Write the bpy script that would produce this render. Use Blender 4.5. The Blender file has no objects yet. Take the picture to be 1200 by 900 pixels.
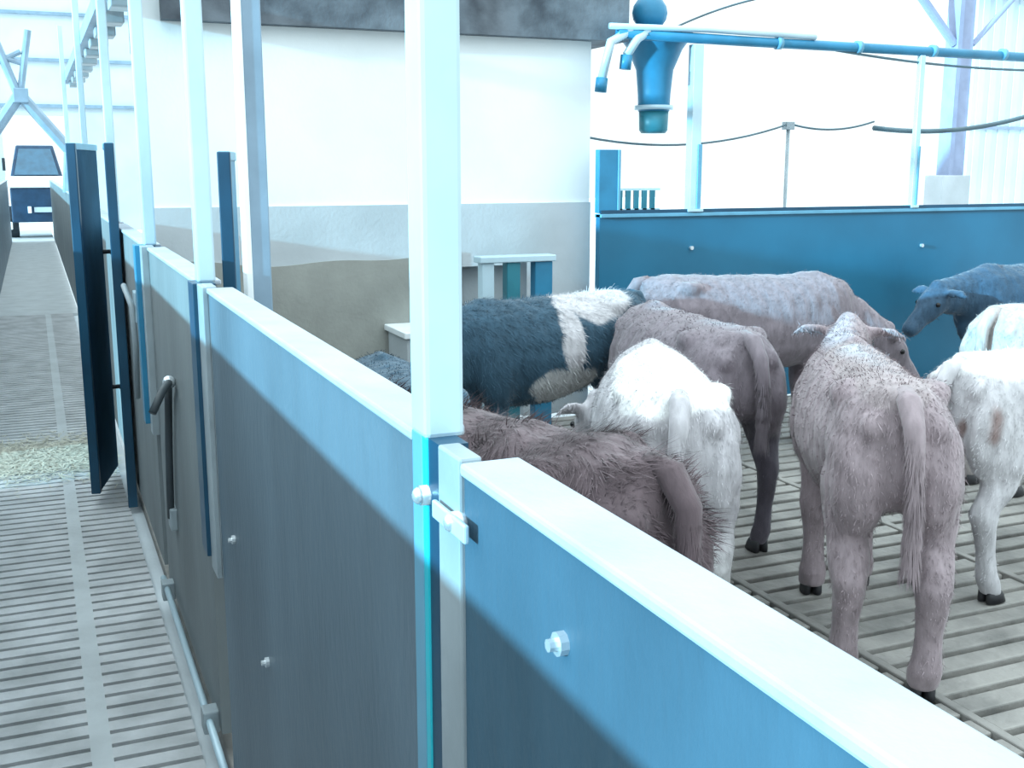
import bpy, bmesh, math, random
import numpy as np
from mathutils import Vector, Matrix
random.seed(7)
rng = np.random.RandomState(3)
S = bpy.context.scene
COL = S.collection
PI = math.pi

# ------------------------------------------------------------------ helpers
def lin(r, g, b):
    f = lambda c: (c/255/12.92) if c/255 <= 0.04045 else ((c/255+0.055)/1.055)**2.4
    return (f(r), f(g), f(b))

def mat(name, col, rough=0.6, metal=0.0, var=0.15, scale=6.0, col2=None, bump=0.0, bscale=40.0, stretch=(1,1,1), spec=0.4, detail=6):
    m = bpy.data.materials.new(name); m.use_nodes = True
    nt = m.node_tree; N = nt.nodes; L = nt.links
    b = N['Principled BSDF']
    b.inputs['Roughness'].default_value = rough
    b.inputs['Metallic'].default_value = metal
    b.inputs['Specular IOR Level'].default_value = spec
    tc = N.new('ShaderNodeTexCoord'); mp = N.new('ShaderNodeMapping')
    mp.inputs['Scale'].default_value = stretch
    L.new(tc.outputs['Object'], mp.inputs['Vector'])
    nz = N.new('ShaderNodeTexNoise'); nz.inputs['Scale'].default_value = scale; nz.inputs['Detail'].default_value = detail
    L.new(mp.outputs['Vector'], nz.inputs['Vector'])
    cr = N.new('ShaderNodeValToRGB')
    c1 = col; c2 = col2 if col2 else tuple(c*(1-var*2) for c in col)
    cr.color_ramp.elements[0].position = 0.32; cr.color_ramp.elements[0].color = (*c2, 1)
    cr.color_ramp.elements[1].position = 0.62; cr.color_ramp.elements[1].color = (*c1, 1)
    L.new(nz.outputs['Fac'], cr.inputs['Fac']); L.new(cr.outputs['Color'], b.inputs['Base Color'])
    if bump:
        n2 = N.new('ShaderNodeTexNoise'); n2.inputs['Scale'].default_value = bscale; n2.inputs['Detail'].default_value = 5
        L.new(mp.outputs['Vector'], n2.inputs['Vector'])
        bp = N.new('ShaderNodeBump'); bp.inputs['Strength'].default_value = bump; bp.inputs['Distance'].default_value = 0.01
        L.new(n2.outputs['Fac'], bp.inputs['Height']); L.new(bp.outputs['Normal'], b.inputs['Normal'])
    return m

class MB:
    """collects geometry, build() links it as one mesh object"""
    def __init__(s): s.bm = bmesh.new()
    def box(s, x0, x1, y0, y1, z0, z1):
        v = [s.bm.verts.new(p) for p in ((x0,y0,z0),(x1,y0,z0),(x1,y1,z0),(x0,y1,z0),(x0,y0,z1),(x1,y0,z1),(x1,y1,z1),(x0,y1,z1))]
        for f in ((3,2,1,0),(4,5,6,7),(0,1,5,4),(1,2,6,5),(2,3,7,6),(3,0,4,7)): s.bm.faces.new([v[i] for i in f])
        return s
    def hexa(s, P):
        v = [s.bm.verts.new(p) for p in P]
        for f in ((3,2,1,0),(4,5,6,7),(0,1,5,4),(1,2,6,5),(2,3,7,6),(3,0,4,7)): s.bm.faces.new([v[i] for i in f])
        return s
    def tube(s, pts, r, seg=12):
        pts = [Vector(p) for p in pts]; rings = []
        up = None
        for i, p in enumerate(pts):
            t = (pts[min(i+1, len(pts)-1)] - pts[max(i-1, 0)]).normalized()
            a = t.orthogonal().normalized() if up is None else (up - t*up.dot(t)).normalized()
            up = a; b = t.cross(a)
            rr = r[i] if isinstance(r, (list, tuple)) else r
            rings.append([s.bm.verts.new(p + (a*math.cos(2*PI*k/seg) + b*math.sin(2*PI*k/seg))*rr) for k in range(seg)])
        s._skin(rings, seg); return s
    def loft(s, secs, seg=16):
        rings = []
        for c, A, B in secs:
            c, A, B = Vector(c), Vector(A), Vector(B)
            rings.append([s.bm.verts.new(c + A*math.cos(2*PI*k/seg) + B*math.sin(2*PI*k/seg)) for k in range(seg)])
        s._skin(rings, seg); return s
    def _skin(s, rings, seg):
        for a, b in zip(rings, rings[1:]):
            for k in range(seg): s.bm.faces.new((a[k], a[(k+1)%seg], b[(k+1)%seg], b[k]))
        s.bm.faces.new(rings[0][::-1]); s.bm.faces.new(rings[-1])
    def ball(s, c, r, seg=12):
        m = Matrix.Translation(c) @ Matrix.Diagonal((r[0], r[1], r[2], 1)) if isinstance(r, (tuple, list)) else Matrix.Translation(c) @ Matrix.Diagonal((r, r, r, 1))
        bmesh.ops.create_uvsphere(s.bm, u_segments=seg, v_segments=max(6, seg//2+2), radius=1, matrix=m); return s
    def build(s, name, m, parent=None, bevel=0.0, smooth=False):
        bmesh.ops.recalc_face_normals(s.bm, faces=s.bm.faces)
        if bevel:
            bmesh.ops.bevel(s.bm, geom=s.bm.edges[:], offset=bevel, segments=2, affect='EDGES', profile=0.5)
        me = bpy.data.meshes.new(name); s.bm.to_mesh(me); s.bm.free()
        if smooth:
            for p in me.polygons: p.use_smooth = True
        o = bpy.data.objects.new(name, me); COL.objects.link(o)
        if m: me.materials.append(m)
        if parent: o.parent = parent; o.matrix_parent_inverse = parent.matrix_world.inverted()
        return o

def empty(name, loc, label, cat, group=None):
    o = bpy.data.objects.new(name, None); COL.objects.link(o); o.location = loc
    o.empty_display_size = 0.1
    o.matrix_world = Matrix.Translation(loc)
    tag(o, label, cat, group); return o
def tag(o, label, cat, group=None):
    o['label'] = label; o['category'] = cat
    if group: o['group'] = group
    return o
def struct(o): o['kind'] = 'structure'; return o

# ------------------------------------------------------------------ materials
M = {}
M['panel_blue'] = mat('blue_partition_board', (.065,.135,.19), 0.5, var=.2, scale=2.5, bump=.25, bscale=60, stretch=(1,1,.35), spec=.2)
M['panel'] = mat('partition_board', (.125,.18,.225), 0.5, var=.16, scale=2.5, bump=.25, bscale=60, stretch=(1,1,.35))
M['panel_grey'] = mat('weathered_board', (.20,.23,.24), 0.55, var=.15, scale=2.5, bump=.2, bscale=50, stretch=(1,1,.4))
M['cap'] = mat('galvanised_capping', (.42,.48,.54), 0.55, metal=.0, var=.08, scale=9, bump=.1, bscale=80)
M['galv'] = mat('pale_galvanised_steel', (.52,.68,.76), 0.35, metal=.15, var=.06, scale=5, bump=.05)
M['galv_grey'] = mat('dull_galvanised_steel', (.36,.42,.45), 0.42, metal=.1, var=.1, scale=7, bump=.1)
M['groove'] = mat('dark_blue_steel', (.012,.07,.13), 0.35, var=.15, scale=4)
M['cyan'] = mat('turquoise_sealing_strip', (.02,.48,.58), 0.3, var=.05)
M['flange'] = mat('light_blue_steel', (.14,.36,.50), 0.35, var=.08)
M['gate'] = mat('blue_gate_board', (.03,.10,.17), 0.8, var=.2, scale=3, bump=.15, spec=.1)
M['bluewall'] = mat('blue_plastic_board', (.018,.16,.28), 0.42, var=.14, scale=1.2, bump=.1, bscale=12)
M['bolt'] = mat('bright_bolt_steel', (.7,.75,.78), 0.25, metal=.6, var=.05)
M['dark'] = mat('dark_pit', (.05,.055,.06), 0.9)
M['concrete'] = mat('slatted_concrete', (.54,.55,.56), 0.75, var=.18, scale=5, col2=(.38,.39,.395), bump=.5, bscale=30)
M['concrete_pen'] = mat('worn_pen_concrete', (.34,.325,.305), 0.7, var=.18, scale=4, col2=(.19,.185,.175), bump=.8, bscale=22)
M['strip'] = mat('smooth_concrete_strip', (.50,.53,.54), 0.7, var=.08, scale=5, bump=.2)
M['pale_ground'] = mat('pale_yard_concrete', (.75,.78,.8), 0.9, var=.05)
M['plaster'] = mat('white_plaster', (.86,.92,.93), 0.8, var=.05, scale=1.5, bump=.1)
M['wallgrey'] = mat('grey_render', (.52,.57,.60), 0.8, var=.08, scale=2.5, bump=.2)
M['wallstain'] = mat('beige_stained_render', (.34,.35,.325), 0.8, var=.12, scale=3, bump=.3)
M['soffit'] = mat('mottled_dark_timber', (.16,.19,.22), 0.8, var=.3, scale=4, col2=(.05,.06,.075), bump=.3)
M['pale_sheet'] = mat('pale_corrugated_sheet', (.62,.74,.80), 0.6, var=.08, scale=.8)
M['bluesteel'] = mat('blue_painted_steel', (.03,.22,.38), 0.4, var=.1)
M['tealsteel'] = mat('teal_steel', (.03,.20,.26), 0.4, var=.12)
M['lilac'] = mat('lilac_grey_steel', (.30,.36,.52), 0.5, var=.08)
M['greyblue'] = mat('greyblue_steel', (.25,.36,.46), 0.5, var=.1)
M['cable'] = mat('grey_cable', (.10,.16,.19), 0.5)
M['rubber'] = mat('black_rubber', (.02,.03,.04), 0.6)
M['cabblue'] = mat('dark_blue_bodywork', (.02,.06,.12), 0.35)
M['greydark'] = mat('dark_grey_iron', (.06,.075,.085), 0.5)
M['glass'] = mat('tinted_windscreen', (.03,.12,.20), 0.08, spec=.8)
M['white'] = mat('white_paint', (.85,.9,.92), 0.5, var=.04)
M['straw'] = mat('trodden_straw', (.62,.60,.50), 0.9, var=.2, scale=20)
M['hoof'] = mat('dark_hoof_horn', (.045,.045,.05), 0.5, var=.2)
M['eye'] = mat('wet_dark_eye', (.01,.01,.012), 0.1)

def coat_material():
    m = bpy.data.materials.new('calf_coat'); m.use_nodes = True
    nt = m.node_tree; N = nt.nodes; L = nt.links; b = N['Principled BSDF']
    at = N.new('ShaderNodeAttribute'); at.attribute_name = 'Coat'
    tc = N.new('ShaderNodeTexCoord'); nz = N.new('ShaderNodeTexNoise'); nz.inputs['Scale'].default_value = 30; nz.inputs['Detail'].default_value = 6
    mp = N.new('ShaderNodeMapping'); mp.inputs['Scale'].default_value = (1,1,.3)
    L.new(tc.outputs['Object'], mp.inputs['Vector']); L.new(mp.outputs['Vector'], nz.inputs['Vector'])
    mr = N.new('ShaderNodeMapRange'); mr.inputs[1].default_value = .3; mr.inputs[2].default_value = .7; mr.inputs[3].default_value = .78; mr.inputs[4].default_value = 1.12
    L.new(nz.outputs['Fac'], mr.inputs[0])
    mx = N.new('ShaderNodeVectorMath'); mx.operation = 'SCALE'
    L.new(at.outputs['Color'], mx.inputs[0]); L.new(mr.outputs[0], mx.inputs['Scale'])
    L.new(mx.outputs[0], b.inputs['Base Color'])
    bp = N.new('ShaderNodeBump'); bp.inputs['Strength'].default_value = .6; bp.inputs['Distance'].default_value = .012
    L.new(nz.outputs['Fac'], bp.inputs['Height']); L.new(bp.outputs['Normal'], b.inputs['Normal'])
    b.inputs['Roughness'].default_value = .75
    b.inputs['Specular IOR Level'].default_value = .25
    b.inputs['Sheen Weight'].default_value = .25
    b.inputs['Sheen Roughness'].default_value = .4
    return m
COAT = coat_material()

# ------------------------------------------------------------------ floor
W = 0.39            # aisle face of the long partition
fl = MB()
def slats(x0, x1, y0, y1, pitch, slot, jit=0.0):
    y = y0
    while y < y1:
        dz = random.uniform(-jit, 0)
        fl.box(x0, x1, y, y+pitch-slot, -.12, dz)
        y += pitch
slats(-.55, .035, -.5, 14, .086, .024)
slats(.095, .337, -.5, 14, .086, .024)
floor_aisle = fl.build('floor', M['concrete']); struct(floor_aisle)
s1 = MB(); s1.box(.035, .095, -.5, 14, -.13, .001); s1.box(-.56, .40, 14, 33, -.13, 0)
struct(s1.build('floor', M['strip']))
fl = MB()
xs = [.42, 1.5, 2.6, 3.7, 4.8, 5.9, 7.0]
for a, b in zip(xs, xs[1:]): slats(a+.02, b-.02, .3, 6.72, .125, .036, .006)
for a in xs: fl.box(a-.018, a+.018, .3, 6.72, -.13, .004)
pf = fl.build('floor', M['concrete_pen'], bevel=.006); struct(pf)
s2 = MB(); s2.box(-.6, 9, -.6, 14, -.6, -.5)
struct(s2.build('floor', M['dark']))
s3 = MB(); s3.box(-.56,.337,-.5,14,-.125,-.05); s3.box(.337,.40,-.5,14,-.13,-.03); struct(s3.build('floor', M['wallgrey']))
g = MB(); g.box(-12, 40, 6.9, 60, -.2, -.14)
struct(g.build('floor', M['pale_ground']))

# ------------------------------------------------------------------ long partition beside the aisle
CAP = 1.4
def panel(y0, y1, label, m, ztop=CAP, bolts=()):
    t = empty('partition_panel', (W+.03, (y0+y1)/2, 0), label, 'partition panel', 'boards of the long partition')
    b = MB(); b.box(W, W+.05, y0, y1, .08, ztop-.012); b.build('board', m, t)
    c = MB(); c.box(W-.006, W+.062, y0, y1, ztop-.014, ztop); c.build('capping', M['cap'], t, bevel=.004)
    for by, bz in bolts:
        k = MB(); k.tube([(W+.002,by,bz),(W-.008,by,bz)], .011, 10); k.tube([(W-.006,by,bz),(W-.016,by,bz)], .006, 8)
        k.build('bolt', M['bolt'], t, smooth=False)
    return t
panel(-.2, 1.04, 'nearest blue partition board with pale metal capping, right of the nearest post', M['panel_blue'], bolts=((.80,1.30),))
panel(1.20, 2.86, 'long blue-grey partition board with two bright bolts, between the two nearest posts', M['panel'], bolts=((2.63,.81),(2.24,.66)))
panel(3.06, 4.42, 'grey partition board carrying the dark lever handle, beyond the second post', M['panel_grey'])
panel(4.58, 6.35, 'grey partition board beside the open dark blue gate', M['panel_grey'])
panel(6.5, 9.4, 'distant partition board just beyond the open dark blue gate', M['panel_grey'])
panel(9.5, 13.4, 'far partition board halfway down the aisle', M['panel_grey'])
panel(13.5, 28, 'farthest partition board leading to the parked vehicle', M['panel_grey'])

def post(y0, y1, label, lower_end=0.0, top=3.2, out=0.0, detail=True, x0=.383, x1=.430):
    """square upper tube standing on the capping, slotted channel below"""
    yc = (y0+y1)/2
    t = empty('partition_post', (W+.03, yc, 0), label, 'post')
    u = MB(); u.box(x0, x1, y1-.056, y1-.002, CAP-.0, top); u.build('upper_tube', M['galv'], t, bevel=.006)
    n = y1-y0
    a = MB(); a.box(W-.006, W+.02, y0, y0+n*.42, lower_end-.03 if lower_end else 0, CAP+.004); a.build('cover_strip', M['galv_grey'], t, bevel=.003)
    g = MB(); g.box(W-.003, W+.03, y0+n*.42, y0+n*(.68 if detail else .98), lower_end, CAP+.002); g.build('groove', M['groove'], t)
    if out:
        g2 = MB(); g2.box(W-out, W, yc, y1, lower_end, CAP+.002); g2.build('channel', M['groove'] if out < .04 else M['bluesteel'], t, bevel=.002)
        a2 = MB(); a2.box(W-out*.6, W, y0, yc, lower_end-.03, CAP+.002); a2.build('cover_strip', M['galv_grey'], t, bevel=.002)
    if detail:
        c = MB(); c.box(W-.005, W+.02, y0+n*.66, y0+n*.77, 0, CAP+.002); c.build('seal', M['cyan'], t, bevel=.002)
        f = MB(); f.box(W-.005, W+.02, y0+n*.77, y1, 0, CAP+.002); f.build('flange', M['flange'], t, bevel=.002)
    return t
p1 = post(1.04, 1.20, 'nearest tall pale post rising from the partition capping')
for by, bz in ((1.15,1.335),(1.045,1.335)):
    k = MB(); k.ball((W-.014, by, bz), (.008,.010,.010), 12); k.tube([(W+.01,by,bz),(W-.012,by,bz)], .013, 6)
    k.build('bolt', M['bolt'], p1, smooth=True)
k = MB(); k.box(W-.016, W-.010, 1.0, 1.10, 1.325, 1.345); k.build('clamp_strap', M['galv'], p1, bevel=.002)
post(2.86, 3.06, 'second tall pale post with a dark blue channel ending halfway down', lower_end=.66, detail=False, out=.026)
post(4.42, 4.58, 'third pale post along the aisle, above the short light blue channel', lower_end=.70, detail=False, out=.045)
post(6.35, 6.5, 'fourth pale post, right behind the open dark blue gate', detail=False)
post(9.4, 9.5, 'fifth pale post, far along the aisle partition', detail=False)
post(13.4, 13.5, 'sixth and farthest pale post along the aisle partition', detail=False)
# pen post leaning view, stands behind the capping
t = empty('pen_post', (.63,3.5,0), 'blue-grey square pen post with a white edge, standing just behind the capping', 'post')
b = MB(); b.box(.605,.665,3.46,3.52,0,3.2); b.build('shaft', M['greyblue'], t, bevel=.004)
b = MB(); b.box(.588,.607,3.455,3.525,0,3.2); b.build('edge_flange', M['white'], t, bevel=.003)

# kick rail along foot of partition
t = empty('kick_rail', (.35,3.6,0), 'pale pipe rail running along the foot of the partition', 'rail')
b = MB(); b.tube([(.362,4.35,.11),(.362,3.15,.10),(.362,2.7,.09)], .011); b.build('pipe', M['galv'], t, smooth=True)
for y in (3.14, 4.25):
    b = MB(); b.box(.345,.392,y-.03,y+.03,.06,.13); b.build('bracket', M['galv_grey'], t, bevel=.005)

# lever handle
t = empty('lever_handle', (.37,3.85,.45), 'dark curved lever handle on the grey partition board', 'handle')
b = MB(); b.tube([(.30,3.62,.93),(.335,3.66,.985),(.365,3.74,1.0),(.372,3.84,.93),(.372,3.92,.75),(.372,3.98,.55),(.372,4.0,.46)], .013)
b.build('lever', M['greydark'], t, smooth=True)
b = MB(); b.box(.366,.392,3.96,4.04,.42,.50); b.build('pivot_plate', M['galv_grey'], t, bevel=.005)
b = MB(); b.ball((.37,3.76,1.0), .022); b.build('knob', M['bolt'], t, smooth=True)

# small latch handle further off
t = empty('gate_latch', (.37,4.9,1.0), 'small pale curled latch at the foot of the blue channel', 'latch')
b = MB(); b.tube([(.35,5.1,1.15),(.33,5.0,1.2),(.35,4.9,1.12),(.36,4.95,.95),(.36,5.05,.7)], .012); b.build('hook', M['galv_grey'], t, smooth=True)
b = MB(); b.box(.362,.392,4.9,5.0,1.05,1.18); b.build('plate', M['galv'], t, bevel=.004)

# ------------------------------------------------------------------ gates standing open into the aisle
def gate(xa, ya, xb, yb, z0, z1, label, m=None):
    t = empty('open_gate', ((xa+xb)/2,(ya+yb)/2,0), label, 'gate')
    d = Vector((xb-xa, yb-ya, 0)).normalized(); n = Vector((-d.y, d.x, 0))
    def slab(a0, a1, zz0, zz1, th, name, mm, off=0):
        A = Vector((xa,ya,0)); P = []
        for z in (zz0, zz1):
            for s_, q in ((a0,-1),(a1,-1),(a1,1),(a0,1)): P.append(A + d*s_ + n*(q*th/2+off) + Vector((0,0,z)))
        o = MB(); o.hexa(P); return o.build(name, mm, t, bevel=.004)
    ln = (Vector((xb-xa,yb-ya,0))).length
    slab(0, ln, z0, z1, .03, 'board', m or M['gate'])
    slab(-.012, .022, z0, z1+.01, .045, 'edge_profile', M['groove'])
    slab(0, ln, z1-.02, z1+.012, .04, 'top_profile', M['flange'])
    for z in ((z0+.45, z1-.55) if ln > .3 else ()):
        b = MB(); b.tube([(xb-.02,yb-.02,z),(xb+.05,yb-.01,z),(xb+.075,yb-.01,z-.03)], .012)
        b.build('hinge', M['rubber'], t, smooth=True)
    return t
gate(.187, 5.85, .315, 6.38, .06, 1.80, 'dark blue gate board standing open into the aisle')
gate(.352, 5.72, .357, 5.95, .005, 1.80, 'thin dark upright gate edge folded against the grey partition, right of the open gate')
gate(.62, 4.0, .70, 4.35, .01, 1.74, 'thin dark blue gate edge inside the pen behind the second post', M['bluesteel'])

# ------------------------------------------------------------------ left side of aisle
def leftpanel(y0, y1, label):
    t = empty('partition_panel', (-.52,(y0+y1)/2,0), label, 'partition panel')
    b = MB(); b.box(-.55,-.50,y0,y1,0,1.386); b.build('board', M['panel'], t)
    c = MB(); c.box(-.562,-.488,y0,y1,1.386,1.4); c.build('capping', M['cap'], t, bevel=.004)
leftpanel(-4, 6.3, 'near partition board along the left side of the aisle')
leftpanel(7.1, 28, 'far dark partition board along the left edge of the aisle')

# ------------------------------------------------------------------ hut (back wall of the pen)
YB = 6.9
w = MB(); w.box(.62, 3.52, YB, YB+.2, 1.46, 2.75); struct(w.build('wall_back', M['plaster']))
def wavy_wall():
    bm = MB()
    bm.box(.62, 3.52, YB-.02, YB+.2, 1.05, 1.46); return bm
struct(wavy_wall().build('wall_back', M['wallgrey']))
# stained lower render, wavy upper edge, thin real coat on the wall
bm = bmesh.new(); n = 60; top = []; bot = []
for i in range(n+1):
    x = .62 + 1.95*i/n
    z = 1.12 + .018*math.sin(x*3.1)+.012*math.sin(x*7.7+1)
    top.append((x,z))
F = []
for (x,z) in top:
    F.append((bm.verts.new((x,YB-.03,0)), bm.verts.new((x,YB-.03,z)), bm.verts.new((x,YB-.005,z)), bm.verts.new((x,YB-.005,0))))
for a, b in zip(F, F[1:]):
    for k in range(4): bm.faces.new((a[k], a[(k+1)%4], b[(k+1)%4], b[k]))
bm.faces.new(F[0]); bm.faces.new(F[-1][::-1]); bmesh.ops.recalc_face_normals(bm, faces=bm.faces)
me = bpy.data.meshes.new('wall_back'); bm.to_mesh(me); bm.free(); me.materials.append(M['wallstain'])
o = bpy.data.objects.new('wall_back', me); COL.objects.link(o); struct(o)
w = MB(); w.box(.62, 2.50, YB-.02, YB+.2, 0, 1.05); w.box(3.02, 3.52, YB-.02, YB+.2, 0, 1.05); w.box(2.50,3.02,YB+.15,YB+.2,0,1.05)
struct(w.build('wall_back', M['wallgrey']))
# loft floor / dark fascia above
w = MB(); w.box(.75, 3.75, 6.8, 9.0, 2.52, 2.95)
struct(w.build('ceiling', M['soffit']))
# feed barrier frame in front of the wall
t = empty('feed_barrier', (2.85,6.35,0), 'teal framed feed barrier with pale top rail against the concrete wall', 'feed barrier')
for x, w_, m in ((2.53,.08,'galv'),(2.70,.09,'tealsteel'),(2.905,.12,'bluesteel')):
    b = MB(); b.box(x-w_/2, x+w_/2, 6.30, 6.38, 0, 1.12); b.build('upright', M[m], t, bevel=.006)
b = MB(); b.box(2.47,2.98,6.28,6.40,1.12,1.16); b.build('top_rail', M['galv'], t, bevel=.006)
b = MB(); b.box(2.75,2.84,6.42,6.45,.2,1.12); b.build('back_board', M['wallgrey'], t)
t = empty('feed_trough', (2.3,6.6,0), 'grey trough with a pale rim beside the teal feed barrier', 'trough')
b = MB(); b.box(2.05,2.42,6.45,6.85,0,.66); b.build('body', M['wallgrey'], t, bevel=.01)
b = MB(); b.box(2.03,2.44,6.43,6.87,.66,.70); b.build('rim', M['white'], t, bevel=.006)

# ------------------------------------------------------------------ blue wall of the pen
t = empty('blue_board_wall', (5.5,6.7,0), 'long dark blue board closing the back of the pen', 'partition')
b = MB(); b.box(3.5,8.6,6.70,6.76,.02,1.38); b.build('board', M['bluewall'], t)
b = MB(); b.box(3.5,8.6,6.68,6.78,1.36,1.385); b.build('top_channel', M['flange'], t, bevel=.004)
b = MB(); b.box(3.5,8.6,6.685,6.70,1.385,1.41); b.build('dark_lip', M['groove'], t)
for x, z in ((4.22,1.14),(6.3,1.1)):
    b = MB(); b.tube([(x,6.70,z),(x,6.68,z)], .014, 10); b.build('bolt', M['bolt'], t)
t = empty('blue_corner_board', (3.56,6.74,1.4), 'short upright blue board at the left end of the pen wall', 'board')
b = MB(); b.box(3.49,3.63,6.70,6.76,1.39,1.81); b.build('board', M['bluesteel'], t, bevel=.004)
b = MB(); b.box(3.63,3.65,6.69,6.77,1.39,1.81); b.build('edge', M['flange'], t, bevel=.004)
# small rack
t = empty('slatted_rack', (3.8,7.0,1.4), 'small rack of short teal bars above the left end of the blue wall', 'rack')
b = MB(); b.box(3.66,4.08,6.9,6.93,1.535,1.55); b.box(3.66,4.08,6.9,6.93,1.40,1.41); b.build('rail', M['galv'], t)
for i in range(6):
    b = MB(); b.box(3.68+i*.065,3.715+i*.065,6.9,6.92,1.40,1.535); b.build('bar', M['tealsteel'], t)
# posts over blue wall
for x, r, m, lab in ((4.235,.038,'galv','white square post on the blue wall, near the hanging hopper'),(6.19,.022,'galv','thin pale post on the blue wall, left of the lilac column')):
    t = empty('rail_post', (x,6.72,1.39), lab, 'post')
    b = MB(); b.box(x-r,x+r,6.69,6.69+2*r,1.39,2.513); b.build('shaft', M[m], t, bevel=.004)
    b = MB(); b.box(x-r*1.6,x+r*1.6,6.67,6.77,1.39,1.41); b.build('foot_plate', M['galv'], t, bevel=.003)
    b = MB(); b.box(x+r*.3,x+r*1.15,6.68,6.69,1.41,1.85); b.build('blue_sleeve', M['flange'], t, bevel=.003)
# overhead pipe rail
t = empty('overhead_pipe', (5.5,6.72,2.5), 'blue overhead pipe rail above the back of the pen', 'pipe')
b = MB(); b.tube([(3.62,6.72,2.56),(4.6,6.72,2.55),(6,6.72,2.545),(8.6,6.72,2.53)], .035); b.build('pipe', M['bluesteel'], t, smooth=True)
b = MB(); b.tube([(3.55,6.70,2.60),(4.3,6.70,2.61),(5.2,6.70,2.60)], .02); b.build('white_pipe', M['galv'], t, smooth=True)
for x in (4.9, 5.6, 6.3, 7):
    b = MB(); b.tube([(x-.02,6.72,2.55),(x+.02,6.72,2.55)], .045); b.build('coupling', M['flange'], t, smooth=True)
# hanging hoses at left end
t = empty('hanging_hose', (3.5,6.7,2.2), 'two pale hoses with dark ends hanging at the corner of the white wall', 'hose')
for (a, c, e) in (((3.72,6.72,2.58),(3.56,6.7,2.5),(3.50,6.7,2.27)), ((3.85,6.72,2.58),(3.76,6.7,2.53),(3.68,6.7,2.42))):
    b = MB(); b.tube([a,c,e], .03); q = b.build('tube', M['galv'], t, smooth=True)
    e2 = (e[0]-.01, e[1], e[2]-.09)
    b = MB(); b.tube([e,e2], .04); b.build('nozzle', M['bluesteel'], t, smooth=True)
# hopper
t = empty('feed_hopper', (4.03,7.0,1.95), 'blue funnel shaped feed drop hanging under the overhead pipe', 'hopper')
b = MB(); b.tube([(4.07,7.0,2.62),(4.07,7.0,2.58),(4.07,7.0,2.50),(4.07,7,2.36),(4.07,7,2.2),(4.07,7,2.08)], [.26,.25,.19,.13,.115,.11], 20); b.build('funnel', M['bluesteel'], t, smooth=True)
b = MB(); b.tube([(4.07,7,2.12),(4.07,7,2.09)], .135, 20); b.build('collar', M['galv'], t, smooth=True)
b = MB(); b.tube([(4.07,7,2.09),(4.07,7,1.95),(4.07,7,1.93)], [.105,.10,.085], 20); b.build('spout', M['tealsteel'], t, smooth=True)
b = MB(); b.ball((4.02,7.0,2.74), (.13,.1,.12)); b.build('motor', M['bluesteel'], t, smooth=True)
# lilac column
t = empty('roof_column', (9.5,10,0), 'lilac-grey steel roof column beyond the blue wall', 'column')
b = MB(); b.box(9.68,9.86,9.9,10.05,0,4.6); b.box(9.62,9.68,9.88,10.07,0,4.6); b.build('shaft', M['lilac'], t)
b = MB(); b.box(9.50,9.92,9.84,10.12,0,1.6); b.build('concrete_base', M['wallgrey'], t, bevel=.01)
b = MB(); b.tube([(8.7,9.95,3.9),(9.62,9.95,3.05)], .05); b.build('brace', M['lilac'], t)
b = MB(); b.tube([(10.8,9.95,3.9),(9.9,9.95,3.05)], .03); b.build('brace', M['lilac'], t)
# wires
def sag(a, b, s_, n=14):
    a, b = Vector(a), Vector(b)
    return [a.lerp(b, i/n) - Vector((0,0,s_*4*(i/n)*(1-i/n))) for i in range(n+1)]
def cable(pts, r, label):
    b = MB(); b.tube(pts, r, 6); o = b.build('cable', M['cable'], smooth=True); tag(o, label, 'cable'); return o
cable(sag((3.53,7.0,1.90),(5.43,7.28,2.02),.10), .008, 'thin sagging wire from the white wall to the thin yard pole')
cable(sag((5.47,7.28,2.02),(6.2,7.2,2.05),.05), .008, 'thin sagging wire right of the thin yard pole')
cable(sag((6.2,7.2,2.0),(8.2,7.2,2.22),.10), .020, 'thick dark hose sagging towards the right edge')
cable(sag((5.4,6.72,2.52),(8.5,6.72,2.50),.07), .009, 'thin wire hanging just under the overhead pipe')
cable(sag((4.3,7.2,2.66),(5.2,7.2,2.95),-.03), .008, 'thin wire rising above the overhead pipe')
t = empty('yard_pole', (5.2,7.3,-.14), 'thin grey pole behind the blue wall holding the wires', 'pole')
b = MB(); b.tube([(5.45,7.3,-.14),(5.45,7.3,2.02)], .014); b.build('shaft', M['galv_grey'], t, smooth=True)
b = MB(); b.box(5.41,5.49,7.27,7.33,1.98,2.04); b.build('clip', M['galv_grey'], t, bevel=.004)

# pale shed beyond
t = empty('pale_shed', (16,14,0), 'pale corrugated shed wall beyond the lilac column', 'shed')
b = MB(); 
for i in range(32): b.box(14.1+i*.25, 14.22+i*.25, 13.98, 14.1, 0, 4.4)
b.box(14,22,14.0,14.1,0,4.4)
b.build('wall', M['pale_sheet'], t)
b = MB(); b.box(13.9,22,13.7,14.3,4.4,4.5); b.build('eave', M['lilac'], t)
b = MB(); b.box(14,22,13.93,13.98,2.3,2.34); b.build('rail', M['lilac'], t)

# ------------------------------------------------------------------ far end of the aisle
w = MB(); w.box(-7,-.6,32,32.3,0,8.5); w.box(1.0,3.2,32,32.3,0,8.5); w.box(-.6,1.0,32,32.3,3.0,8.5)
struct(w.build('wall_far', M['pale_sheet']))
w = MB()
for i in range(5): w.box(-7,3.2,31.9,32,3.2+i*1.15,3.28+i*1.15)
struct(w.build('trim_2', M['greyblue']))
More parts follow.
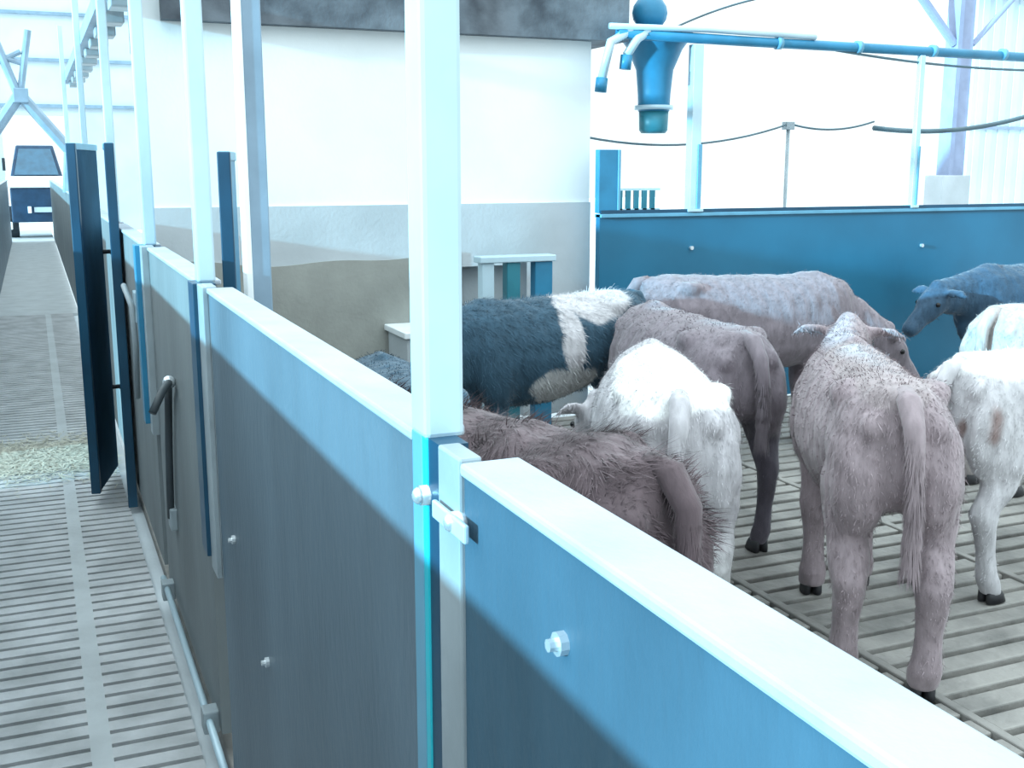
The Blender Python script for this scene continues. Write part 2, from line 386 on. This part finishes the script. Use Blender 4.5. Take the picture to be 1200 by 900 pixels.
# roof truss with crossing braces
def brace(name, a, b_, r, m, label, cat='beam'):
    o = MB(); o.tube([a,b_], r, 8); q = o.build(name, M[m]); tag(q, label, cat); return q
t = empty('portal_brace', (0,15,2), 'grey-blue crossing roof braces above the far end of the aisle', 'roof brace')
for a, b_, r in (((-.05,15,2.55),(.58,15,1.75),.07), ((-.05,15,2.55),(-.75,15,1.55),.07), ((-.05,15,2.5),(-.28,15,3.2),.05), ((-.05,15,2.5),(.1,15,3.3),.04), ((.41,15,1.38),(.46,15,1.90),.06), ((-.28,15,3.0),(.05,15,2.9),.03), ((-.4,15,2.85),(.0,15,3.05),.03)):
    b = MB(); b.tube([a,b_], r, 8); b.build('strut', M['greyblue'], t)
b = MB(); b.box(-.12,.05,14.9,15.1,2.45,2.62); b.build('gusset_plate', M['greyblue'], t, bevel=.01)
# overhead duct along posts
t = empty('overhead_duct', (.5,9,2.6), 'grey-blue duct with fittings running along above the partition posts', 'duct')
b = MB(); b.box(.428,.50,4.4,14,2.62,2.72); b.build('tray', M['greyblue'], t)
for i in range(12):
    y = 5.2+i*.75
    b = MB(); b.box(.47,.60,y,y+.22,2.56,2.76); b.build('fitting', M['galv_grey'], t, bevel=.01)
b = MB(); b.tube([(.56,5,2.66),(.56,14,2.66)], .03); b.build('conduit', M['galv'], t, smooth=True)
# dark beams at top left
t = empty('roof_beam', (-1,20,5.4), 'dusky roof beam at the top left corner', 'beam')
b = MB(); b.box(-3.5,.95,19.9,20.2,4.82,4.98); b.build('beam', M['soffit'], t, bevel=.01)
b = MB(); b.box(-3.5,.95,20.0,20.1,4.5,4.55); b.build('lower_flange', M['greyblue'], t)

# parked vehicle
t = empty('parked_vehicle', (.17,29.5,0), 'dark blue vehicle with a pale bonnet band parked at the far end of the aisle', 'vehicle')
b = MB(); b.hexa([(-.45,29.6,1.45),(.72,29.6,1.45),(.72,31,1.45),(-.45,31,1.45),(-.28,29.9,2.2),(.55,29.9,2.2),(.55,31,2.2),(-.28,31,2.2)]); b.build('cab', M['cabblue'], t, bevel=.03)
b = MB(); b.hexa([(-.36,29.56,1.50),(.63,29.56,1.50),(.63,29.6,1.50),(-.36,29.6,1.50),(-.22,29.84,2.12),(.49,29.84,2.12),(.49,29.88,2.12),(-.22,29.88,2.12)]); b.build('windscreen', M['glass'], t)
b = MB(); b.box(-.55,.82,29.2,29.7,1.2,1.47); b.build('bonnet_band', M['white'], t, bevel=.03)
b = MB(); b.box(-.48,.76,29.25,31,.38,1.2); b.build('body', M['cabblue'], t, bevel=.03)
b = MB(); b.box(.02,.48,29.20,29.25,.62,.74); b.build('number_plate', M['galv'], t)
for x in (-.62,.78):
    b = MB(); b.box(x,x+.14,29.15,29.25,.22,.40); b.build('lamp', M['white'], t, bevel=.02)
b = MB(); b.box(-.12,-.04,29.18,29.25,.60,.76); b.build('hook', M['white'], t, bevel=.01)
for x in (-.55,.62):
    b = MB(); b.tube([(x,29.9,.38),(x+.2,29.9,.38)], .38, 20); b.build('wheel', M['rubber'], t)
for x in (-.58,.8):
    b = MB(); b.box(x-.03,x+.04,29.7,29.75,1.6,1.9); b.build('mirror', M['rubber'], t, bevel=.01)

# straw on aisle
bm = bmesh.new()
for i in range(7000):
    x = random.uniform(-.48,.33); y = 6.95 + random.gauss(0,.24); a = random.uniform(0,PI); l = random.uniform(.02,.06)
    d = Vector((math.cos(a),math.sin(a),random.uniform(-.05,.15)))*l; n_ = Vector((-math.sin(a),math.cos(a),0))*.003
    z = random.uniform(.003,.012)
    p = Vector((x,y,z)); v = [bm.verts.new(q) for q in (p-n_, p+n_, p+d+n_, p+d-n_)]; bm.faces.new(v)
me = bpy.data.meshes.new('straw'); bm.to_mesh(me); bm.free(); me.materials.append(M['straw'])
o = bpy.data.objects.new('loose_straw', me); COL.objects.link(o); o['kind'] = 'stuff'; tag(o, 'pale loose straw scattered across the sunlit aisle slats', 'straw')

# ------------------------------------------------------------------ calves
def V(*a): return Vector(a)
def noise3(p, s):
    return (math.sin(p[0]*s*1.3+p[1]*s*.7+1.1)+math.sin(p[1]*s*1.7-p[2]*s*.9+2.3)+math.sin(p[2]*s*1.5+p[0]*s*1.1+.4)+.5*math.sin(p[0]*s*3.1+p[2]*s*2.7)+.5*math.sin(p[1]*s*3.7+p[0]*s*2.1))/4
def make_calf(name_label, loc, heading, scale, coatfn, neck='level', fat=1.0, leg=1.0, fur_n=30000, fur_l=.014, hind=(0,0), front=(0,0), tail_side=0.0, tail_len=.62, tuft=True, group='calves in the pen', headturn=0.0, wav=0.0):
    """local frame: +x forward, withers about 1 m; origin on the floor under the belly"""
    mb = MB()
    T = [(-.665,.80,.05,.09),(-.64,.79,.135,.15),(-.58,.785,.19,.195),(-.48,.78,.222,.215),(-.36,.765,.222,.225),(-.2,.735,.235,.25),
         (0,.715,.25,.272),(.18,.715,.242,.27),(.32,.73,.215,.258),(.44,.75,.18,.23),(.54,.765,.13,.19),(.60,.775,.07,.12)]
    mb.loft([((x,0,z),(0,w*fat,0),(0,0,h)) for x,z,w,h in T], 24)
    # hip bones, tail head, withers, brisket
    for s in (-1,1):
        mb.ball((-.40,.145*s*fat,.925),(.085,.06,.045),12)
        mb.ball((-.62,.10*s*fat,.865),(.05,.05,.05),10)
        mb.ball((-.53,.125*s*fat,.70),(.15,.095,.21),14)
        mb.ball((.36,.13*s*fat,.68),(.13,.09,.2),12)
    mb.ball((-.58,0,.95),(.10,.05,.035),12)
    mb.ball((.34,0,.955),(.13,.06,.05),12)
    mb.ball((.46,0,.58),(.12,.09,.13),12)
    # neck + head
    if neck == 'level': nk = [V(.40,0,.80),V(.58,0,.86),V(.74,0,.92)]; hd = V(.85,0,-.52)
    elif neck == 'high': nk = [V(.40,0,.82),V(.56,0,.95),V(.66,0,1.08)]; hd = V(.9,0,-.42)
    elif neck == 'low': nk = [V(.40,0,.76),V(.62,0,.70),V(.80,0,.60)]; hd = V(.62,0,-.78)
    else: nk = [V(.38,0,.80),V(.60,0,.80),V(.80,0,.80)]; hd = V(.75,0,-.66)
    hd = hd.normalized()
    Rz = Matrix.Rotation(headturn,3,'Z')
    nk2 = nk[0] + Rz@(nk[2]-nk[0]); nk1 = nk[0] + Matrix.Rotation(headturn*.5,3,'Z')@(nk[1]-nk[0])
    hd = Rz @ hd; yl = Rz @ V(0,1,0)
    tn = (nk2-nk[0]).normalized(); nn = tn.cross(V(0,1,0)).normalized()*-1
    if nn.z < 0: nn = -nn
    mb.loft([(nk[0]-tn*.06,(0,.15,0),nn*.21),(nk[0]+tn*.05,(0,.13,0),nn*.185),(nk1,yl*.10,nn*.14),(nk2-tn*.03,yl*.085,nn*.115),(nk2+tn*.04,yl*.06,nn*.08)],20)
    hn = hd.cross(yl).normalized();  hn = hn if hn.z > 0 else -hn
    P0 = nk2
    mb.loft([(P0-hd*.06,yl*.05,hn*.05),(P0-hd*.03,yl*.085,hn*.085),(P0+hd*.05,yl*.095,hn*.098),(P0+hd*.12,yl*.085,hn*.09),(P0+hd*.20,yl*.062,hn*.068),(P0+hd*.27,yl*.058,hn*.056),(P0+hd*.32,yl*.062,hn*.056),(P0+hd*.355,yl*.045,hn*.04)],20)
    mb.ball(P0-hd*.03+hn*.06, .05, 10)
    for s in (-1,1):     # ears
        e0 = P0 + yl*(.07*s) + hn*.03 - hd*.01
        mb.loft([(e0,hd*.022,hn*.018),(e0+yl*(.05*s)+hn*.01,hd*.040,hn*.014),(e0+yl*(.11*s)+hn*.0-hd*.01,hd*.040,hn*.012),(e0+yl*(.16*s)-hn*.02,hd*.012,hn*.01)],10)
        mb.ball(P0+hd*.09+yl*(.078*s)+hn*.03,.022,8)
    # legs
    feet = []
    for i, s in enumerate((1,-1)):
        y = .135*s*fat; dx = hind[i]
        L_ = [((-.50,y*.85,.78),(.15,0,0),(0,.08,0)),((-.505+dx*.05,y,.68),(.145,0,0),(0,.09,0)),((-.50+dx*.15,y*1.05,.58),(.12,0,0),(0,.082,0)),((-.52+dx*.4,y*1.05,.50),(.085,0,0),(0,.066,0)),
              ((-.565+dx*.6,y*1.03,.43),(.062,0,0),(0,.05,0)),((-.60+dx*.7,y,.375),(.056,0,0),(0,.046,0)),((-.595+dx*.75,y,.32),(.046,0,0),(0,.040,0)),((-.58+dx*.85,y,.22),(.035,0,0),(0,.033,0)),
              ((-.57+dx*.95,y,.13),(.038,0,0),(0,.037,0)),((-.56+dx,y,.095),(.044,0,0),(0,.043,0)),((-.545+dx,y,.06),(.040,0,0),(0,.040,0)),((-.535+dx,y,.03),(.042,0,0),(0,.040,0))]
        mb.loft([(c,V(*A)*(leg if j>3 else 1),V(*B)*(leg if j>3 else 1)) for j,(c,A,B) in enumerate(L_)],14)
        mb.ball((-.625+dx*.68,y,.405),(.03,.026,.04),8)      # point of hock
        feet.append((-.53+dx,y))
        y = .115*s*fat; dx = front[i]
        L_ = [((.36,y*.9,.72),(.12,0,0),(0,.07,0)),((.36,y,.60),(.10,0,0),(0,.07,0)),((.35+dx*.2,y,.50),(.068,0,0),(0,.056,0)),((.345+dx*.45,y,.41),(.05,0,0),(0,.045,0)),((.345+dx*.6,y,.345),(.048,0,0),(0,.046,0)),
              ((.345+dx*.65,y,.31),(.042,0,0),(0,.040,0)),((.35+dx*.8,y,.22),(.032,0,0),(0,.032,0)),((.35+dx*.92,y,.13),(.036,0,0),(0,.036,0)),((.355+dx,y,.095),(.043,0,0),(0,.042,0)),((.37+dx,y,.03),(.042,0,0),(0,.040,0))]
        mb.loft([(c,V(*A)*(leg if j>2 else 1),V(*B)*(leg if j>2 else 1)) for j,(c,A,B) in enumerate(L_)],14)
        feet.append((.375+dx,y))
    bmesh.ops.recalc_face_normals(mb.bm, faces=mb.bm.faces)
    raw = bpy.data.meshes.new('raw'); mb.bm.to_mesh(raw); mb.bm.free()
    tmp = bpy.data.objects.new('tmp', raw); COL.objects.link(tmp)
    r = tmp.modifiers.new('r','REMESH'); r.mode = 'VOXEL'; r.voxel_size = .0135
    sm = tmp.modifiers.new('s','SMOOTH'); sm.iterations = 7; sm.factor = .5
    dg = bpy.context.evaluated_depsgraph_get()
    me = bpy.data.meshes.new_from_object(tmp.evaluated_get(dg)); me.name = 'calf'
    bpy.data.objects.remove(tmp); bpy.data.meshes.remove(raw)
    nv = len(me.vertices); co = np.empty(nv*3); me.vertices.foreach_get('co', co); co = co.reshape(-1,3)
    no = np.empty(nv*3); me.vertices.foreach_get('normal', no); no = no.reshape(-1,3)
    # soft folds of the hide and shaggy lumps
    ph = loc[0]*3
    d = (.0018*np.sin(co[:,0]*34+co[:,2]*13+ph)+.0018*np.sin(co[:,2]*47-co[:,1]*31+ph)+.0015*np.sin(co[:,0]*71+co[:,1]*40)) * (co[:,2]>.3)
    d += wav*(np.sin(co[:,0]*25+3*np.sin(co[:,1]*17))*np.sin(co[:,2]*29+co[:,1]*22+ph))
    co = co + no*d[:,None]
    me.vertices.foreach_set('co', co.ravel()); 
    for p in me.polygons: p.use_smooth = True
    body = bpy.data.objects.new('calf', me)
    cols = np.array([coatfn(p) for p in co]); 
    ca = me.color_attributes.new('Coat','FLOAT_COLOR','POINT'); ca.data.foreach_set('color', np.c_[cols, np.ones(nv)].astype(np.float32).ravel())
    me.materials.append(COAT)
    COL.objects.link(body)
    body.scale = (scale,)*3; body.rotation_euler = (0,0,heading); body.location = loc
    tag(body, name_label, 'calf', group)
    def child(name, m, mm, smooth=True):
        m_ = m.build(name, mm, None, smooth=smooth); m_.parent = body; return m_
    # fur
    tri_i = rng.randint(0, nv, fur_n)
    tri_i = tri_i[(co[tri_i,2] > .10)]
    k = len(tri_i); base = co[tri_i] + no[tri_i]*-.002 + rng.normal(0,.004,(k,3)); nrm = no[tri_i]
    lay = np.tile(np.array([-.55,0,-.75]),(k,1)); lay = lay - nrm*(lay*nrm).sum(1)[:,None]
    lay += rng.normal(0,.28,(k,3))
    if wav: lay += .7*np.c_[np.sin(base[:,2]*30),np.cos(base[:,0]*25),np.sin(base[:,0]*28)]
    l = fur_l*rng.uniform(.5,1.3,k)*np.where(base[:,2]<.5,.75,1)
    side = np.cross(nrm, lay); side /= (np.linalg.norm(side,axis=1)[:,None]+1e-9)
    w_ = .0013
    mid = base + (nrm*.20 + lay*.5)*l[:,None]*.9
    tip = base + (nrm*.24 + lay*1.15)*l[:,None]
    vv = np.stack([base-side*w_, base+side*w_, mid+side*w_*.8, mid-side*w_*.8, tip],1).reshape(-1,3)
    f = []
    for i in range(k): j = i*5; f.append((j,j+1,j+2,j+3)); f.append((j+3,j+2,j+4))
    fm = bpy.data.meshes.new('fur'); fm.from_pydata(vv.tolist(), [], f)
    fc = np.repeat(cols[tri_i]*rng.uniform(.85,1.15,(k,1)),5,axis=0)
    a = fm.color_attributes.new('Coat','FLOAT_COLOR','POINT'); a.data.foreach_set('color', np.c_[fc, np.ones(len(fc))].astype(np.float32).ravel())
    fm.materials.append(COAT); fo = bpy.data.objects.new('fur', fm); COL.objects.link(fo); fo.parent = body
    # tail
    ty = tail_side
    tm = MB(); L0 = tail_len
    pts = [(-.60,0,.955),(-.665,ty*.1,.945),(-.71,ty*.3,.88),(-.715,ty*.6,.78),(-.70,ty*.9,.68),(-.69,ty,.95-L0*.62),(-.685,ty,.95-L0*.85),(-.685,ty,.95-L0)]
    tm.tube(pts, [.035,.036,.032,.027,.024,.026,.03,.008], 10)
    to = child('tail', tm, COAT)
    tv = to.data; n_ = len(tv.vertices); tc_ = coatfn(np.array((-.66,0,.6)))
    a = tv.color_attributes.new('Coat','FLOAT_COLOR','POINT'); a.data.foreach_set('color', np.tile(np.array([*tc_,1.0],dtype=np.float32),(n_,1)).ravel())
    tf = bmesh.new()
    for i in range(1400):
        u = random.random()**.8*(len(pts)-1.01); q = int(u); p = Vector(pts[q]).lerp(Vector(pts[q+1]), u-q)
        a_ = random.uniform(0,2*PI); out = V(math.cos(a_),math.sin(a_),0)
        ln = .03 + .05*(u/len(pts)); b0 = p + out*.022; sd = V(-out.y,out.x,0)*.002
        vs = [tf.verts.new(z) for z in (b0-sd,b0+sd,b0+out*.014+V(0,0,-ln))]; tf.faces.new(vs)
    tme = bpy.data.meshes.new('tail_hair'); tf.to_mesh(tme); tf.free(); tme.materials.append(COAT)
    a = tme.color_attributes.new('Coat','FLOAT_COLOR','POINT'); a.data.foreach_set('color', np.tile(np.array([*tc_,1.0],dtype=np.float32),(len(tme.vertices),1)).ravel())
    th = bpy.data.objects.new('tail_hair', tme); COL.objects.link(th); th.parent = to
    # hooves, eyes, ears inside body
    for fx, fy in feet:
        h = MB()
        for s in (-1,1):
            h.loft([((fx+.004,fy+s*.021,0.001),(.052,0,0),(0,.021,0)),((fx-.002,fy+s*.020,.03),(.046,0,0),(0,.021,0)),((fx-.012,fy+s*.018,.055),(.036,0,0),(0,.020,0))],12)
        child('hoof', h, M['hoof'])
    for s in (-1,1):
        e = MB(); e.ball(P0+hd*.10+yl*(.088*s)+hn*.03, .016, 10); child('eye', e, M['eye'])
    return body

def C(base, patches=(), under=None, nz=.12, vs=7):
    """base coat plus coloured patches: (centre, radius, colour)"""
    def f(p):
        c = np.array(base, dtype=float)
        if under is not None:
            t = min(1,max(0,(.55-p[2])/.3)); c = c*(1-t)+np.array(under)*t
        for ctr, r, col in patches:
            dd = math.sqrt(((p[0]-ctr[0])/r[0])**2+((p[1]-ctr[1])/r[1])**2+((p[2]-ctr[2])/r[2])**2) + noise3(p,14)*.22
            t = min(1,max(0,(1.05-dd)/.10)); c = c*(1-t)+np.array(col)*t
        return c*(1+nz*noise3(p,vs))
    return f
WHITE=(.56,.545,.565); LIT_TOP=(.82,.82,.82); BLACK=(.04,.09,.135); BROWN=(.23,.195,.22); DKBROWN=(.13,.095,.105); TAN=(.34,.275,.295); LT=(.46,.42,.41)  # light on the white calves' backs is painted into their coats as near-white

make_calf('large brown-grey calf standing centre right, seen from behind with its tail hanging', (2.745,3.155,0), math.radians(60), 1.05,
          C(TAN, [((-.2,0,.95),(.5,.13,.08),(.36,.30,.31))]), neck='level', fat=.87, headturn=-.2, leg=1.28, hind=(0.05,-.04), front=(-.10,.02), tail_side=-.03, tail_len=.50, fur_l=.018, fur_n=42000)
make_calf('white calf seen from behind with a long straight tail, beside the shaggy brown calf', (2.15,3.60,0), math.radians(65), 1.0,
          C((.50,.48,.505), [((-.25,.02,.99),(.55,.30,.14),LIT_TOP)], under=(.50,.50,.49)), neck='low', leg=1.25, fat=1.04, tail_len=.74, tail_side=.03, fur_l=.016, fur_n=38000, headturn=.5)
make_calf('mauve-brown calf right behind the white one, its rump and tail turned to the right', (2.82,4.52,0), math.radians(83), 1.03,
          C(BROWN, [((-.5,0,.3),(.25,.3,.33),(.12,.105,.13))]), neck='low', leg=1.05, tail_len=.42, headturn=-1.1, tail_side=-.05)
make_calf('big mauve-brown calf lowering its head right, before the blue wall', (3.98,5.62,0), math.radians(-16), 1.07,
          C(BROWN), neck='low', leg=1.05, tail_len=.6)
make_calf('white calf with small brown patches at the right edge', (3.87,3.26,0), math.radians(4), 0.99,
          C(WHITE, [((-.2,.05,1.0),(.6,.35,.14),LIT_TOP),((-.60,-.10,.74),(.06,.12,.12),(.26,.19,.18)),((-.24,-.24,.74),(.10,.2,.08),(.26,.17,.16)),((-.42,-.2,.86),(.03,.1,.03),(.24,.17,.16))]), neck='level', leg=1.15, hind=(-.06,.04), tail_len=.6, fur_l=.016, fur_n=38000)
make_calf('pale pinkish-white calf mostly hidden behind the white calf at the right edge', (5.15,4.35,0), math.radians(8), 1.0,
          C(LT), neck='level', tail_len=.55)
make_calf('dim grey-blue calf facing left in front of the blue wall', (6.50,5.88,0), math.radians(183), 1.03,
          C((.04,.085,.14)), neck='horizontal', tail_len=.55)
make_calf('black and white calf standing side-on with its head to the left, behind the white calf', (2.42,5.30,0), math.radians(193), 1.04,
          C(BLACK, [((-.26,.05,.98),(.24,.3,.15),WHITE),((-.03,.25,.80),(.07,.25,.25),WHITE),((.0,.25,.56),(.22,.2,.10),(.5,.5,.5))]), neck='low', tail_len=.55, fat=1.05, headturn=.3, fur_l=.03, fur_n=36000)
make_calf('black calf whose back shows over the capping beside the nearest post', (1.28,4.2,0), math.radians(84), 0.92,
          C(BLACK, nz=.25), neck='low', tail_len=.55, fat=1.2, headturn=-.5)
make_calf('shaggy dark brown calf nearest the partition', (1.01,2.75,0), math.radians(113), 1.07,
          C(DKBROWN, [((-.1,-.1,.9),(.3,.1,.1),(.19,.145,.155))], nz=.3, vs=16), neck='low', fat=1.05, wav=.006, fur_l=.034, fur_n=42000, tail_len=.5, headturn=-.5)

# ------------------------------------------------------------------ light
wd = bpy.data.worlds.new('bright_sky'); S.world = wd; wd.use_nodes = True
NT = wd.node_tree; bg = NT.nodes['Background']; bg.inputs['Color'].default_value = (.80,.95,1.0,1)
tcw = NT.nodes.new('ShaderNodeTexCoord'); sx = NT.nodes.new('ShaderNodeSeparateXYZ'); mrw = NT.nodes.new('ShaderNodeMapRange')
NT.links.new(tcw.outputs['Generated'], sx.inputs[0]); NT.links.new(sx.outputs['Z'], mrw.inputs[0])
mrw.inputs[1].default_value = .05; mrw.inputs[2].default_value = .95; mrw.inputs[3].default_value = 1.05; mrw.inputs[4].default_value = 2.3
NT.links.new(mrw.outputs[0], bg.inputs['Strength'])
sl = bpy.data.lights.new('sun','SUN'); sl.energy = 6.5; sl.angle = math.radians(1.4); sl.color = (.34,.78,1.0)
so = bpy.data.objects.new('sun', sl); COL.objects.link(so)
az = math.radians(8); el = math.radians(9.2)
dvec = Vector((math.cos(az)*math.cos(el), math.sin(az)*math.cos(el), -math.sin(el)))
so.rotation_euler = dvec.to_track_quat('-Z','Y').to_euler(); so.location = (-4,0,4)

# ------------------------------------------------------------------ camera
f, vpx, vpy, h = 1300.0, 35.0, 195.0, 1.7
p = math.atan((450-vpy)/f); a = math.atan((600-vpx)/(f*math.cos(p)+(450-vpy)*math.sin(p)))
cd = bpy.data.cameras.new('camera'); cam = bpy.data.objects.new('camera', cd); COL.objects.link(cam)
cd.sensor_fit = 'HORIZONTAL'; cd.sensor_width = 36; cd.lens = f/1200*36; cd.clip_start = .02; cd.clip_end = 200
r_ = Vector((math.cos(a), -math.sin(a), 0)); fh = Vector((math.sin(a), math.cos(a), 0)); z_ = Vector((0,0,1))
fw = fh*math.cos(p) - z_*math.sin(p); up = fh*math.sin(p) + z_*math.cos(p)
Mx = Matrix.Identity(4)
for i in range(3): Mx[i][0] = r_[i]; Mx[i][1] = up[i]; Mx[i][2] = -fw[i]
Mx[0][3] = 0; Mx[1][3] = 0; Mx[2][3] = h
cam.matrix_world = Mx
S.camera = cam

S.view_settings.view_transform = 'Standard'; S.view_settings.look = 'None'
S.view_settings.gamma = 1; S.view_settings.use_curve_mapping = False
S.view_settings.exposure = 0.4
